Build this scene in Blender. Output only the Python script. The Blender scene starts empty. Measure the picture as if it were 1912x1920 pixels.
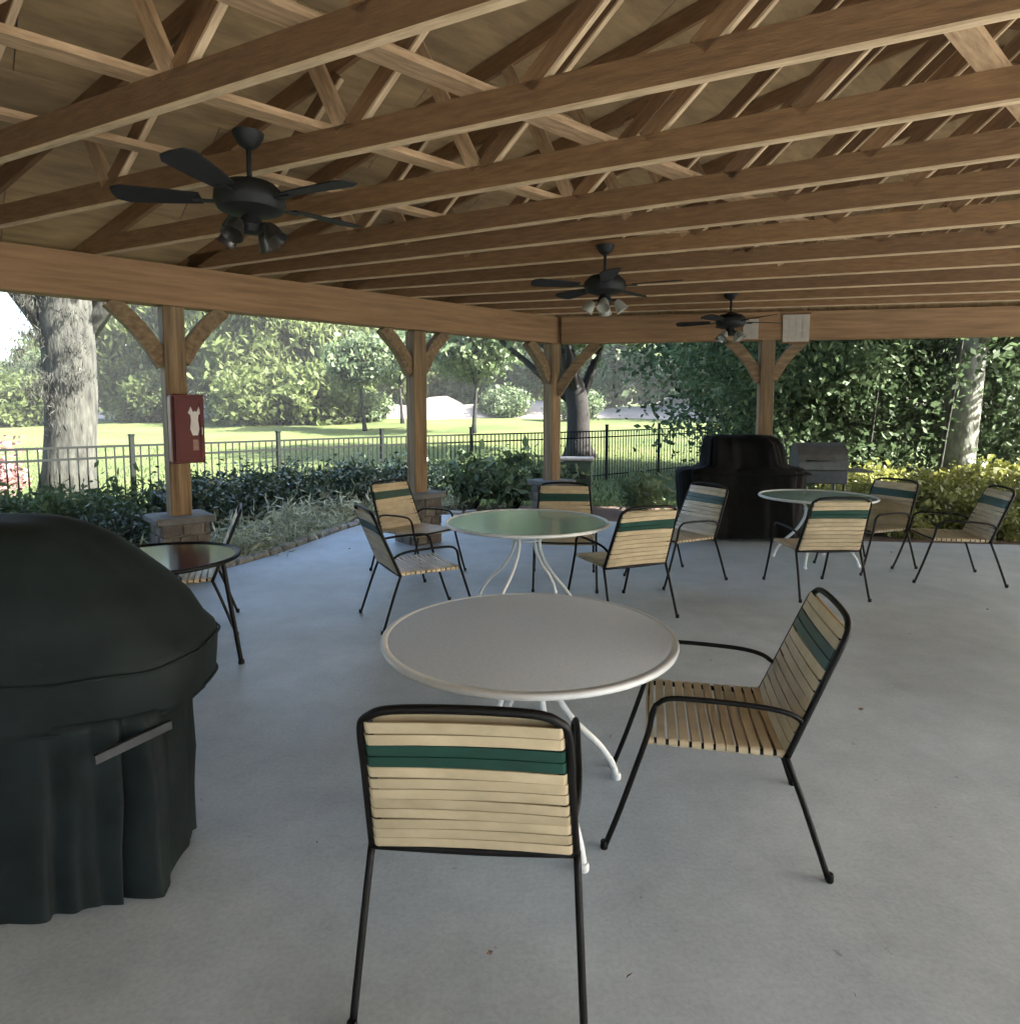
import bpy, bmesh, math, random
import numpy as np
from mathutils import Vector, Matrix
R = math.radians
rnd = random.Random(7)
sc = bpy.context.scene
C = sc.collection

# ---------------------------------------------------------------- camera
cam_d = bpy.data.cameras.new('camera'); cam = bpy.data.objects.new('camera', cam_d); C.objects.link(cam)
cam.location = (0, 0, 1.6); cam.rotation_euler = (R(85), 0, 0)
cam_d.sensor_width = 36; cam_d.lens = 36*1220/1920; cam_d.shift_y = -78/1920; cam_d.clip_end = 2000; cam_d.clip_start = .05
sc.camera = cam
# ---------------------------------------------------------------- world and sun
SUN_EL, SUN_AZ = 35, 103          # azimuth: compass-like, from +Y clockwise (behind the camera, to the right)
w = bpy.data.worlds.new('World'); sc.world = w; w.use_nodes = True
nt = w.node_tree; sky = nt.nodes.new('ShaderNodeTexSky'); sky.sky_type = 'NISHITA'; sky.sun_disc = False
sky.sun_elevation = R(SUN_EL); sky.sun_rotation = R(SUN_AZ); sky.air_density = 1.0; sky.dust_density = 2.5
nt.links.new(sky.outputs[0], nt.nodes['Background'].inputs[0]); nt.nodes['Background'].inputs[1].default_value = .11
sd = bpy.data.lights.new('sun', 'SUN'); sd.energy = 5.0; sd.angle = R(.6); sd.color = (1, .96, .89)
sun = bpy.data.objects.new('sun', sd); C.objects.link(sun)
dv = Vector((math.sin(R(SUN_AZ))*math.cos(R(SUN_EL)), math.cos(R(SUN_AZ))*math.cos(R(SUN_EL)), math.sin(R(SUN_EL))))
sun.rotation_euler = dv.to_track_quat('Z', 'Y').to_euler()
vs = sc.view_settings; vs.view_transform = 'Standard'; vs.look = 'None'; vs.gamma = 1; vs.exposure = 3.25; vs.use_curve_mapping = False
sc.cycles.max_bounces = 7; sc.cycles.diffuse_bounces = 5; sc.cycles.transparent_max_bounces = 8

# ---------------------------------------------------------------- materials
def mat(name, col, rough=.6, metal=0, var=.15, scale=8, stretch=(1,1,1), bump=0, bscale=None, trans=0, tint=None, hue=0, coat=0, coord='Object', spec=None):
    m = bpy.data.materials.new(name); m.use_nodes = True; n = m.node_tree.nodes; l = m.node_tree.links
    b = n['Principled BSDF']; b.inputs['Roughness'].default_value = rough; b.inputs['Metallic'].default_value = metal
    if spec is not None: b.inputs['Specular IOR Level'].default_value = spec
    tc = n.new('ShaderNodeTexCoord'); mp = n.new('ShaderNodeMapping'); mp.inputs['Scale'].default_value = stretch
    oi = n.new('ShaderNodeObjectInfo'); add = n.new('ShaderNodeVectorMath'); add.operation = 'ADD'
    sc_ = n.new('ShaderNodeMath'); sc_.operation = 'MULTIPLY'; sc_.inputs[1].default_value = 37.0
    l.new(oi.outputs['Random'], sc_.inputs[0]); l.new(tc.outputs[coord], mp.inputs[0]); l.new(mp.outputs[0], add.inputs[0]); l.new(sc_.outputs[0], add.inputs[1])
    no = n.new('ShaderNodeTexNoise'); no.inputs['Scale'].default_value = scale; no.inputs['Detail'].default_value = 6; no.inputs['Roughness'].default_value = .6
    l.new(add.outputs[0], no.inputs['Vector'])
    rp = n.new('ShaderNodeValToRGB'); t = tint or col
    rp.color_ramp.elements[0].position = .3; rp.color_ramp.elements[1].position = .7
    rp.color_ramp.elements[0].color = (*[max(0, c*(1-var)) for c in col], 1); rp.color_ramp.elements[1].color = (*[min(1, c*(1+var)) for c in t], 1)
    l.new(no.outputs[0], rp.inputs[0])
    out = rp.outputs[0]
    if hue:
        hs = n.new('ShaderNodeHueSaturation'); mr = n.new('ShaderNodeMapRange'); mr.inputs['To Min'].default_value = 1-hue; mr.inputs['To Max'].default_value = 1+hue
        l.new(oi.outputs['Random'], mr.inputs[0]); l.new(mr.outputs[0], hs.inputs['Value']); l.new(out, hs.inputs['Color']); out = hs.outputs[0]
    l.new(out, b.inputs['Base Color'])
    if bump:
        bn = n.new('ShaderNodeTexNoise'); bn.inputs['Scale'].default_value = bscale or scale*3; bn.inputs['Detail'].default_value = 5; l.new(add.outputs[0], bn.inputs['Vector'])
        bu = n.new('ShaderNodeBump'); bu.inputs['Strength'].default_value = bump; bu.inputs['Distance'].default_value = .02; l.new(bn.outputs[0], bu.inputs['Height']); l.new(bu.outputs[0], b.inputs['Normal'])
    if trans:
        tr = n.new('ShaderNodeBsdfTranslucent'); mx = n.new('ShaderNodeMixShader'); mx.inputs[0].default_value = trans
        l.new(out, tr.inputs[0]); l.new(b.outputs[0], mx.inputs[1]); l.new(tr.outputs[0], mx.inputs[2]); l.new(mx.outputs[0], n['Material Output'].inputs[0])
    if coat: b.inputs['Coat Weight'].default_value = coat
    return m
ST = (1.6, 11, 11)
M = dict(
 lumber=mat('lumber', (.15,.073,.027), .8, var=.15, scale=4, stretch=ST, bump=.25, tint=(.19,.098,.038), hue=.2),
 pale=mat('pale_lumber', (.33,.195,.095), .75, var=.2, scale=4, stretch=ST, bump=.2, tint=(.42,.275,.15), hue=.14),  # paler copy of lumber: light on lit webs and braces put into the colour
 strip=mat('lit_edge_lumber', (.46,.315,.18), .75, var=.15, scale=4, stretch=ST, bump=.1, tint=(.53,.38,.23), hue=.08),  # floor-bounce light on lower edges, put into the colour
 beam=mat('beam_wood', (.24,.125,.055), .75, var=.18, scale=3, stretch=(.5,7,7), bump=.3, tint=(.29,.16,.074), hue=.05),
 postw=mat('post_wood', (.155,.09,.043), .75, var=.35, scale=3, stretch=(.5,9,9), bump=.35, tint=(.215,.14,.072), hue=.08),
 ply=mat('plywood', (.27,.175,.085), .8, var=.22, scale=2.2, stretch=(1,4,1), bump=.15, tint=(.33,.22,.108), hue=.12),
 shingle=mat('shingle', (.12,.11,.1), .9, var=.3, scale=12),
 plate=mat('galvanised', (.35,.35,.35), .4, .9, var=.1),
 stone=mat('stone', (.085,.072,.06), .85, var=.35, scale=9, bump=.6, tint=(.125,.105,.085), hue=.25),
 cap=mat('stone_cap', (.12,.115,.105), .8, var=.25, scale=10, bump=.4),
 mortar=mat('mortar', (.2,.19,.17), .95, var=.2, scale=30, bump=.4),
 frame=mat('dark_frame', (.0035,.0028,.0025), .5, .0, var=.3, scale=30, spec=.2),
 tan=mat('tan_vinyl', (.43,.34,.21), .38, var=.12, scale=7, tint=(.49,.395,.255), hue=.10, bump=.06),
 green=mat('green_vinyl', (.009,.048,.034), .45, var=.2, scale=12, hue=.15),
 white=mat('white_metal', (.62,.63,.62), .4, var=.06, scale=20),
 top=mat('fibreglass', (.53,.59,.66), .6, var=.04, scale=60, bump=.12, bscale=140, tint=(.55,.61,.68), spec=.25),
 rimw=mat('table_rim', (.56,.575,.58), .38, var=.05),
 cover=mat('cover_fabric', (.005,.009,.0092), .7, var=.3, scale=5, bump=.25, bscale=7, tint=(.008,.013,.0132), spec=.2),
 cover2=mat('black_cover', (.003,.003,.003), .75, var=.3, scale=9, bump=.4, bscale=10, spec=.12),
 steel=mat('steel', (.25,.255,.26), .45, .9, var=.1, scale=20),
 gsteel=mat('weathered_steel', (.09,.095,.10), .6, .4, var=.25, scale=9),
 dsteel=mat('dark_steel', (.05,.055,.06), .4, .6, var=.2, scale=20),
 fan=mat('bronze_fan', (.003,.0025,.0025), .7, 0, var=.3),
 blade=mat('fan_blade', (.004,.003,.003), .85, var=.3, scale=4, stretch=(1,8,8)),
 shade=mat('frosted_shade', (.3,.29,.25), .3, var=.03),
 amber=mat('smoked_shade', (.03,.025,.02), .3, var=.1),
 red=mat('red_paint', (.085,.0015,.003), .6, var=.25, scale=6, hue=0),
 redside=mat('pale_red_paint', (.24,.12,.10), .5, var=.3, scale=6),  # paler red than the door, for side panel and sticker
 label=mat('white_label', (.6,.56,.56), .6, var=.1),
 board=mat('pale_board', (.40,.345,.285), .7, var=.12, scale=14),
 bark=mat('oak_bark', (.010,.010,.008), .95, var=.6, scale=4, stretch=(3,3,.7), bump=1.0, bscale=9, tint=(.034,.035,.028)),
 palebark=mat('pale_bark', (.10,.105,.085), .9, var=.35, scale=5, stretch=(2,2,.8), bump=.7, tint=(.16,.17,.14)),
 darkbark=mat('dark_bark', (.009,.0075,.006), .95, var=.4, scale=6, bump=.7),
 l_light=mat('light_leaves', (.075,.10,.032), .6, var=.35, scale=.6, trans=.6, tint=(.125,.16,.058), spec=.3),
 l_mid=mat('mid_leaves', (.045,.078,.03), .6, var=.45, scale=.7, trans=.35, tint=(.11,.15,.07), spec=.4),
 l_teal=mat('bluegreen_leaves', (.045,.085,.043), .6, var=.45, scale=.7, trans=.3, tint=(.09,.14,.07), spec=.2),
 l_dark=mat('dark_leaves', (.035,.062,.033), .6, var=.5, scale=1.5, trans=.3, tint=(.085,.125,.058), spec=.15),
 l_hedge=mat('hedge_leaves', (.018,.036,.02), .35, var=.6, scale=8, trans=.15, tint=(.05,.08,.045), spec=.6),
 l_pale=mat('variegated_leaves', (.25,.28,.17), .5, var=.4, scale=5, trans=.3, tint=(.5,.52,.36)),
 l_yellow=mat('yellow_leaves', (.12,.15,.035), .5, var=.4, scale=1.6, trans=.35, tint=(.21,.215,.055)),
 blossom=mat('pink_blossom', (.22,.10,.10), .6, var=.4, scale=5, trans=.3, tint=(.32,.19,.18)),
 ubox=mat('utility_green', (.07,.11,.08), .5, var=.15),
 kerb=mat('edging_stone', (.24,.235,.21), .85, var=.25, scale=12, bump=.5, hue=.18),
 mulch=mat('mulch', (.07,.045,.03), .95, var=.6, scale=40, bump=1, bscale=60, tint=(.14,.09,.06)),
 bank=mat('sandy_bank', (.30,.26,.22), .9, var=.2, scale=.5, bump=.3),
 fence=mat('fence_metal', (.006,.008,.007), .6, 0, var=.2, spec=.15),
 shaft=mat('web_dark', (.2,.11,.05), .8, var=.3),
)
def concrete():
    m = bpy.data.materials.new('concrete'); m.use_nodes = True; n = m.node_tree.nodes; l = m.node_tree.links; b = n['Principled BSDF']
    tc = n.new('ShaderNodeTexCoord')
    def noise(s, d=6, r=.6):
        o = n.new('ShaderNodeTexNoise'); o.inputs['Scale'].default_value = s; o.inputs['Detail'].default_value = d; o.inputs['Roughness'].default_value = r; l.new(tc.outputs['Object'], o.inputs['Vector']); return o.outputs[0]
    def ramp(src, a, c1, c, c2):
        r = n.new('ShaderNodeValToRGB'); r.color_ramp.elements[0].position = a; r.color_ramp.elements[0].color = (*c1, 1); r.color_ramp.elements[1].position = c; r.color_ramp.elements[1].color = (*c2, 1); l.new(src, r.inputs[0]); return r.outputs[0]
    def mul(a, c, f=1.0):
        x = n.new('ShaderNodeMix'); x.data_type = 'RGBA'; x.blend_type = 'MULTIPLY'; x.inputs[0].default_value = f; l.new(a, x.inputs[6]); l.new(c, x.inputs[7]); return x.outputs[2]
    base = ramp(noise(.9), .3, (.37,.415,.44), .7, (.45,.50,.525))
    mid = ramp(noise(3.2, 10, .75), .3, (.76,.765,.77), .65, (1,1,1))
    fine = ramp(noise(60, 4), .35, (.88,.88,.88), .6, (1,1,1))
    spots = ramp(noise(13, 3, .6), .245, (.6,.59,.57), .30, (1,1,1))
    stain = ramp(noise(.35, 3), .38, (.86,.84,.80), .5, (1,1,1))
    c = mul(mul(mul(mul(base, mid), fine), spots), stain)
    l.new(c, b.inputs['Base Color'])
    rr = n.new('ShaderNodeMapRange'); l.new(noise(2.5), rr.inputs[0]); rr.inputs['To Min'].default_value = .38; rr.inputs['To Max'].default_value = .62; l.new(rr.outputs[0], b.inputs['Roughness'])
    bu = n.new('ShaderNodeBump'); bu.inputs['Strength'].default_value = .18; bu.inputs['Distance'].default_value = .01; l.new(noise(45, 8, .7), bu.inputs['Height']); l.new(bu.outputs[0], b.inputs['Normal'])
    return m
def lawn_mat():
    m = bpy.data.materials.new('lawn'); m.use_nodes = True; n = m.node_tree.nodes; l = m.node_tree.links; b = n['Principled BSDF']; b.inputs['Roughness'].default_value = .9; b.inputs['Specular IOR Level'].default_value = .15
    tc = n.new('ShaderNodeTexCoord')
    a = n.new('ShaderNodeTexNoise'); a.inputs['Scale'].default_value = .22; a.inputs['Detail'].default_value = 7; l.new(tc.outputs['Object'], a.inputs['Vector'])
    r = n.new('ShaderNodeValToRGB'); e = r.color_ramp.elements; e[0].position = .35; e[0].color = (.07,.095,.032,1); e[1].position = .65; e[1].color = (.125,.15,.052,1); l.new(a.outputs[0], r.inputs[0])
    f = n.new('ShaderNodeTexNoise'); f.inputs['Scale'].default_value = 9; f.inputs['Detail'].default_value = 6; l.new(tc.outputs['Object'], f.inputs['Vector'])
    r2 = n.new('ShaderNodeValToRGB'); r2.color_ramp.elements[0].position = .3; r2.color_ramp.elements[0].color = (.6,.6,.55,1); r2.color_ramp.elements[1].position = .65; l.new(f.outputs[0], r2.inputs[0])
    x = n.new('ShaderNodeMix'); x.data_type = 'RGBA'; x.blend_type = 'MULTIPLY'; x.inputs[0].default_value = 1; l.new(r.outputs[0], x.inputs[6]); l.new(r2.outputs[0], x.inputs[7]); l.new(x.outputs[2], b.inputs['Base Color'])
    bu = n.new('ShaderNodeBump'); bu.inputs['Strength'].default_value = .8; bu.inputs['Distance'].default_value = .05; l.new(f.outputs[0], bu.inputs['Height']); l.new(bu.outputs[0], b.inputs['Normal'])
    return m
M['concrete'] = concrete(); M['lawn'] = lawn_mat()
def glass_mat():
    m = bpy.data.materials.new('table_glass'); m.use_nodes = True; b = m.node_tree.nodes['Principled BSDF']
    b.inputs['Base Color'].default_value = (.55,.8,.68,1); b.inputs['Roughness'].default_value = .12; b.inputs['Transmission Weight'].default_value = .55; b.inputs['IOR'].default_value = 1.5
    return m
M['glass'] = glass_mat(); M['smoked'] = mat('smoked_glass', (.02,.022,.022), .12, var=.1)

# ---------------------------------------------------------------- helpers
def tag(o, label=None, cat=None, group=None, kind=None):
    for k, v in (('label', label), ('category', cat), ('group', group), ('kind', kind)):
        if v: o[k] = v
    return o
def thing(name, label, cat, loc=(0,0,0), rz=0, group=None):
    o = bpy.data.objects.new(name, None); C.objects.link(o); o.location = loc; o.rotation_euler = (0,0,rz); o.empty_display_size = .1
    return tag(o, label, cat, group)
def link(name, me, m=None, parent=None, loc=None, mtx=None):
    if m and not me.materials: me.materials.append(m)
    o = bpy.data.objects.new(name, me); C.objects.link(o)
    if parent: o.parent = parent
    if mtx is not None: o.matrix_basis = mtx
    if loc: o.location = loc
    return o
def from_bm(bm, name, smooth=False):
    me = bpy.data.meshes.new(name); bm.normal_update(); bm.to_mesh(me); bm.free()
    if smooth:
        for p in me.polygons: p.use_smooth = True
    return me
def box_me(name, sx, sy, sz, bev=0, off=(0,0,0)):
    bm = bmesh.new(); bmesh.ops.create_cube(bm, size=1)
    for v in bm.verts: v.co = Vector((v.co.x*sx+off[0], v.co.y*sy+off[1], v.co.z*sz+off[2]))
    if bev: bmesh.ops.bevel(bm, geom=bm.edges[:], offset=bev, segments=1, affect='EDGES')
    return from_bm(bm, name)
def board(name, p0, p1, w_, h_, m, parent=None, up=(0,0,1), bev=0):
    """a board from p0 to p1: w_ across, h_ along 'up'"""
    p0, p1 = Vector(p0), Vector(p1); x = (p1-p0); L = x.length; x.normalize(); u = Vector(up); y = u.cross(x).normalized(); z = x.cross(y)
    mt = Matrix((x, y, z)).transposed().to_4x4(); mt.translation = (p0+p1)/2
    return link(name, box_me(name, L, w_, h_, bev), m, parent, mtx=mt)
def catmull(pts, n=6):
    P = [Vector(p) for p in pts]; P = [2*P[0]-P[1]] + P + [2*P[-1]-P[-2]]; out = []
    for i in range(1, len(P)-2):
        for k in range(n):
            t = k/n; a, b, c, d = P[i-1:i+3]
            out.append(.5*((2*b)+(c-a)*t+(2*a-5*b+4*c-d)*t*t+(3*b-a-3*c+d)*t**3))
    out.append(P[-2]); return out
def tube_bm(bm, pts, r, seg=8, cap=True):
    pts = [Vector(p) for p in pts]; rings = []; nrm = None
    for i, p in enumerate(pts):
        t = (pts[min(i+1, len(pts)-1)]-pts[max(i-1, 0)]).normalized()
        if nrm is None:
            nrm = t.orthogonal().normalized()
        nrm = (nrm - t*nrm.dot(t)).normalized(); b = t.cross(nrm)
        rr = r[i] if isinstance(r, (list, tuple)) else r
        rings.append([bm.verts.new(p+(nrm*math.cos(a)+b*math.sin(a))*rr) for a in [2*math.pi*k/seg for k in range(seg)]])
    for a, b in zip(rings, rings[1:]):
        for k in range(seg): bm.faces.new((a[k], a[(k+1)%seg], b[(k+1)%seg], b[k]))
    if cap: bm.faces.new(rings[0][::-1]); bm.faces.new(rings[-1])
def tube(name, pts, r, m, parent=None, seg=8, smooth_path=0):
    bm = bmesh.new(); tube_bm(bm, catmull(pts, smooth_path) if smooth_path else pts, r, seg); return link(name, from_bm(bm, name, True), m, parent)
def lathe_me(name, prof, seg=32):
    bm = bmesh.new(); rings = []
    for r, z in prof: rings.append([bm.verts.new((r*math.cos(2*math.pi*k/seg), r*math.sin(2*math.pi*k/seg), z)) for k in range(seg)])
    for a, b in zip(rings, rings[1:]):
        for k in range(seg): bm.faces.new((a[k], a[(k+1)%seg], b[(k+1)%seg], b[k]))
    bm.faces.new(rings[0][::-1]); bm.faces.new(rings[-1])
    me = from_bm(bm, name, True)
    me.shade_smooth() if hasattr(me, 'shade_smooth') else None
    try: me.set_sharp_from_angle(angle=R(40))
    except Exception: pass
    return me
def copy_tree(o, parent=None):
    c = o.copy(); C.objects.link(c); c.parent = parent
    for ch in list(o.children): copy_tree(ch, c)
    return c

# ---------------------------------------------------------------- ground
def hz(x, y):
    t = min(1, max(0, (y-14)/42)); t = t*t*(3-2*t)
    return -.07 + 1.35*t + max(0, (y-56))*.045
def ground():
    xs = [-400,-200,-120,-80] + list(np.arange(-60, 61, 3.0)) + [80,120,200,400]
    ys = [-300,-100,-40,-20] + list(np.arange(-12, 90, 3.0)) + [110,150,250,600]
    vs_ = [(x, y, hz(x, y) + (0.05*math.sin(x*.7+y*.3) if y > 20 else 0)) for y in ys for x in xs]; nx = len(xs)
    f = [(j*nx+i, j*nx+i+1, (j+1)*nx+i+1, (j+1)*nx+i) for j in range(len(ys)-1) for i in range(nx-1)]
    me = bpy.data.meshes.new('lawn'); me.from_pydata(vs_, [], f); tag(link('lawn', me, M['lawn']), kind='structure')
ground()
EDGE = [(-9,1.2),(-6,3.9),(-4.3,5.35),(-3.55,5.95),(-3.0,6.55),(-2.68,7.3),(-2.46,8.17),(-2.25,9.0),(-1.9,9.75),(-1.2,10.2),(0,10.15),(1.3,9.7),(2.4,9.0),(3.2,8.45),(4.2,8.12),(6.2,7.85),(9,7.6),(15,7.0)]
def slab():
    P = catmull([(x, y, 0) for x, y in EDGE], 5); loop = P + [Vector((15,-10,0)), Vector((-9,-10,0))]
    bm = bmesh.new(); top = [bm.verts.new(p) for p in loop]; bot = [bm.verts.new(p-Vector((0,0,.15))) for p in loop]
    n = len(top); f = bm.faces.new(top[::-1]); 
    for i in range(n): bm.faces.new((top[i], top[(i+1)%n], bot[(i+1)%n], bot[i]))
    bmesh.ops.triangulate(bm, faces=[f]); bmesh.ops.recalc_face_normals(bm, faces=bm.faces[:])
    tag(link('concrete_slab', from_bm(bm, 'concrete_slab'), M['concrete']), kind='structure')
slab()
def mulch(name, pts, z):
    bm = bmesh.new(); bm.faces.new([bm.verts.new((x, y, z)) for x, y in pts]); bmesh.ops.triangulate(bm, faces=bm.faces[:])
    bmesh.ops.recalc_face_normals(bm, faces=bm.faces[:]); tag(link(name, from_bm(bm, name), M['mulch']), kind='structure')
mulch('planting_bed', [(-9,.8),(-3,6),(-2,9),(-.5,9.6),(1.2,9.2),(3,8.1),(9,7.2),(12,7.2),(12,10.8),(6,11),(2,11.4),(-1.5,11.6),(-3.6,9.8),(-6.4,6.6),(-9,4.2)], -.04)
# sandy bank far behind the lawn
def bank():
    bm = bmesh.new(); rows = []
    prof = [(50,1.0),(51.5,1.7),(54,2.7),(58,3.0),(66,2.2)]
    for i in range(60):
        x = -40+i*1.5; k = .75+.25*math.sin(i*.9)+.15*math.sin(i*2.3)
        rows.append([bm.verts.new((x, y+math.sin(i*.5), 1.0+(z-1.0)*k)) for y, z in prof])
    for a, b in zip(rows, rows[1:]):
        for k in range(len(prof)-1): bm.faces.new((a[k], b[k], b[k+1], a[k+1]))
    tag(link('sandy_bank', from_bm(bm, 'sandy_bank', True), M['bank']), kind='structure')
bank()

# ---------------------------------------------------------------- pavilion
P1 = Vector((-3.19, 6.23, 0)); T = Vector((.7565, .654, 0)).normalized(); N = Vector((T.y, -T.x, 0))   # T along the left beam, N inwards
def dist(x, y): return (Vector((x, y, 0))-P1).dot(N)
RIDGE, SL, EAVE = 5.0, .36, 3.13
def roof_z(d): return EAVE + SL*(d if d <= RIDGE else 2*RIDGE-d)
pav = thing('pavilion', 'large open timber pavilion with exposed roof trusses over the concrete patio', 'pavilion')
P3 = Vector((.61, 9.52, 0)); P4 = Vector((3.52, 9.04, 0)); FD = (P4-P3).normalized(); P2 = Vector((-1.15, 8.05, 0))
P0 = P1 - T*3.1; PM = P1 - T*6.2
ends = [PM - T*3.1, P3]
board('beam', ends[0]+Vector((0,0,2.785)), P3+T*.12+Vector((0,0,2.785)), .20, .37, M['beam'], pav)
board('beam', P3+FD*.14+Vector((0,0,2.782)), P3+FD*14.2+Vector((0,0,2.782)), .20, .37, M['beam'], pav)
RB = P3+FD*14.0
board('beam', RB-FD*0+Vector((0,0,2.779))-T*.12, RB-T*16+Vector((0,0,2.779)), .20, .37, M['beam'], pav)
P5 = P3+FD*7.45
def rotz(d): return math.atan2(d.y, d.x)
stone_cache = [box_me('stone', a, .05, b, .008) for a, b in ((.14,.105),(.17,.105),(.2,.105),(.11,.105))]
def post(p, d, braces, ped=True, name='post'):
    o = board('post', p+Vector((0,0,.0)), p+Vector((0,0,2.598)), .185, .185, M['postw'], pav, up=d, bev=.008)
    for bd, L in braces:
        a = p + bd*.08 + Vector((0,0,2.598-L)); b = p + bd*(L*.92) + Vector((0,0,2.598))
        # curved knee brace: swept rectangular section
        bm = bmesh.new(); rings = []; side = Vector((-bd.y, bd.x, 0))*.062; n = 9
        for i in range(n):
            t = i/(n-1); c = a.lerp(b, t) - (bd*.5 - Vector((0,0,.5)))*0 + (Vector((0,0,1))*-1+bd)*0
            bow = math.sin(math.pi*t)*.035; dirn = (b-a).normalized(); nr = Vector((bd.x*dirn.z, bd.y*dirn.z, -math.hypot(dirn.x, dirn.y))).normalized()
            c = c - nr*bow; hw = .068
            rings.append([bm.verts.new(c+side+nr*hw), bm.verts.new(c-side+nr*hw), bm.verts.new(c-side-nr*hw), bm.verts.new(c+side-nr*hw)])
        for r1, r2 in zip(rings, rings[1:]):
            for k in range(4): bm.faces.new((r1[k], r1[(k+1)%4], r2[(k+1)%4], r2[k]))
        bm.faces.new(rings[0]); bm.faces.new(rings[-1][::-1]); bmesh.ops.recalc_face_normals(bm, faces=bm.faces[:])
        link('brace', from_bm(bm, 'brace'), M['postw'], pav)
    if ped:
        pe = bpy.data.objects.new('pedestal', box_me('pedestal', .38, .38, .56, 0, (0,0,.28))); pe.data.materials.append(M['mortar']); C.objects.link(pe); pe.parent = pav; pe.location = p; pe.rotation_euler.z = rotz(d)
        cp = link('stone_cap', box_me('stone_cap', .52, .52, .07, .012), M['cap'], pe, loc=(0,0,.595))
        for side in range(4):
            for row in range(5):
                x = -.205
                while x < .2:
                    k = rnd.randrange(4); me = stone_cache[k]; wd = [.14,.17,.2,.11][k]
                    if x+wd > .235:
                        wd = .11; me = stone_cache[3]
                        if x+wd > .26: break
                    s = link('stone', me, M['stone'], pe)
                    off = .195+rnd.uniform(-.008,.006); c_ = (x+wd/2, -off, .057+row*.112)
                    rm = Matrix.Rotation(side*math.pi/2, 4, 'Z'); s.matrix_basis = rm @ Matrix.Translation(c_)
                    x += wd+.01
post(P1, T, [(T,.50),(-T,.54)])
post(P2, T, [(T,.46),(-T,.50)])
post(P3, T, [(-T,.52),(FD,.70)])
post(P4, FD, [(FD,.52),(-FD,.54)])
post(P5, FD, [(FD,.62),(-FD,.62)])
post(P0, T, [(T,.62),(-T,.62)]); post(PM, T, [(T,.62),(-T,.62)])
for k in (0, 4, 8, 12): post(RB-T*k, T, [(T,.62),(-T,.62)])
# trusses: (y where the chord crosses x = 0, degrees off the x axis)
TR = [(-2.2,26),(-1.3,26),(-.4,26),(.5,26.5),(1.42,27),(2.30,26.5),(3.19,25),(4.08,25.7),(4.94,25.9),(5.55,23.4),(6.22,21.0),(6.89,18.2),(7.55,16.4),(8.2,14.6),(8.8,12.8),(9.28,11)]
CH = 2.98
for ti, (A, ang) in enumerate(TR):
    u = Vector((math.cos(R(ang)), -math.sin(R(ang)), 0)); o0 = Vector((0, A, 0)); rate = u.dot(N); d0 = dist(0, A)
    def at(d): return o0 + u*((d-d0)/rate)
    tr = bpy.data.objects.new('truss', None); C.objects.link(tr); tr.parent = pav; tr.empty_display_size = .1
    dmax = 10.9
    lo, hi = at(-.45), at(dmax)
    if hi.x > 14: dmax = 9.5; hi = at(dmax)
    B = lambda n_, a, b, h, m_='lumber': board(n_, a, b, .038, h, M[m_], tr)
    lim = min(dmax, 2*RIDGE+.1)
    B('bottom_chord', at(-.10)+Vector((0,0,CH+.07)), at(lim)+Vector((0,0,CH+.07)), .14)
    board('lit_edge_strip', at(-.05)+Vector((0,0,CH-.006)), at(lim-.05)+Vector((0,0,CH-.006)), .037, .012, M['strip'], tr)  # added strip, painted bounce light along the chord underside
    B('top_chord', at(-.45)+Vector((0,0,roof_z(-.45)-.065)), at(RIDGE)+Vector((0,0,roof_z(RIDGE)-.065)), .13)
    if dmax > RIDGE+1: B('top_chord', at(RIDGE)+Vector((0,0,roof_z(RIDGE)-.065)), at(dmax)+Vector((0,0,roof_z(dmax)-.065)), .13)
    js = [.95, 1.75, 2.6, 3.52, 4.45, 5.15, 6.0, 6.9, 7.8, 8.7]
    for j in js:
        if j > lim-.3: continue
        b = at(j)+Vector((0,0,CH+.12))
        for sgn, slope in ((1, .95), (-1, 1.9)):
            if sgn < 0 and j not in (1.75, 3.52, 7.8): continue
            if sgn > 0 and j in (.95, 2.6, 6.9): continue
            # web rises with the given slope until it meets the top chord
            s = 0.0
            while s < 2.5:
                q = at(j)+u*sgn*s; z = CH+.12+s*slope
                if z > roof_z(dist(q.x, q.y))-.14: break
                s += .02
            if s < .12: continue
            e_ = Vector((q.x, q.y, z)); b0 = b+u*sgn*.02
            B('web', b0, e_, .089, 'lumber' if sgn > 0 else 'pale')
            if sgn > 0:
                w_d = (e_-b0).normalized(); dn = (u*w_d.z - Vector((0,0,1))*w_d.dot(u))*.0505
                board('lit_edge_strip', b0+dn+w_d*.06, e_+dn, .037, .012, M['strip'], tr)  # added strip, painted light on the lower edge of the web
    if ti % 1 == 0:   # king post
        B('web', at(RIDGE)+Vector((0,0,CH+.14)), at(RIDGE)+Vector((0,0,roof_z(RIDGE)-.13)), .089)
# flat bracing boards laid on the bottom chords
def on(d, t): return P1 + N*d + T*t
for d_, t0, t1, wd in ((4.22,-8,6.6,.12),(3.33,-8,5.6,.11),(2.43,-8,4.6,.09),(6.6,-10,8,.12),(8.4,-10,9,.12),(5.9,-2.2,7.2,.10)):
    board('lateral_brace', on(d_, t0)+Vector((0,0,CH+.161)), on(d_, t1)+Vector((0,0,CH+.161)), wd, .038, M['pale'], pav)
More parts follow.
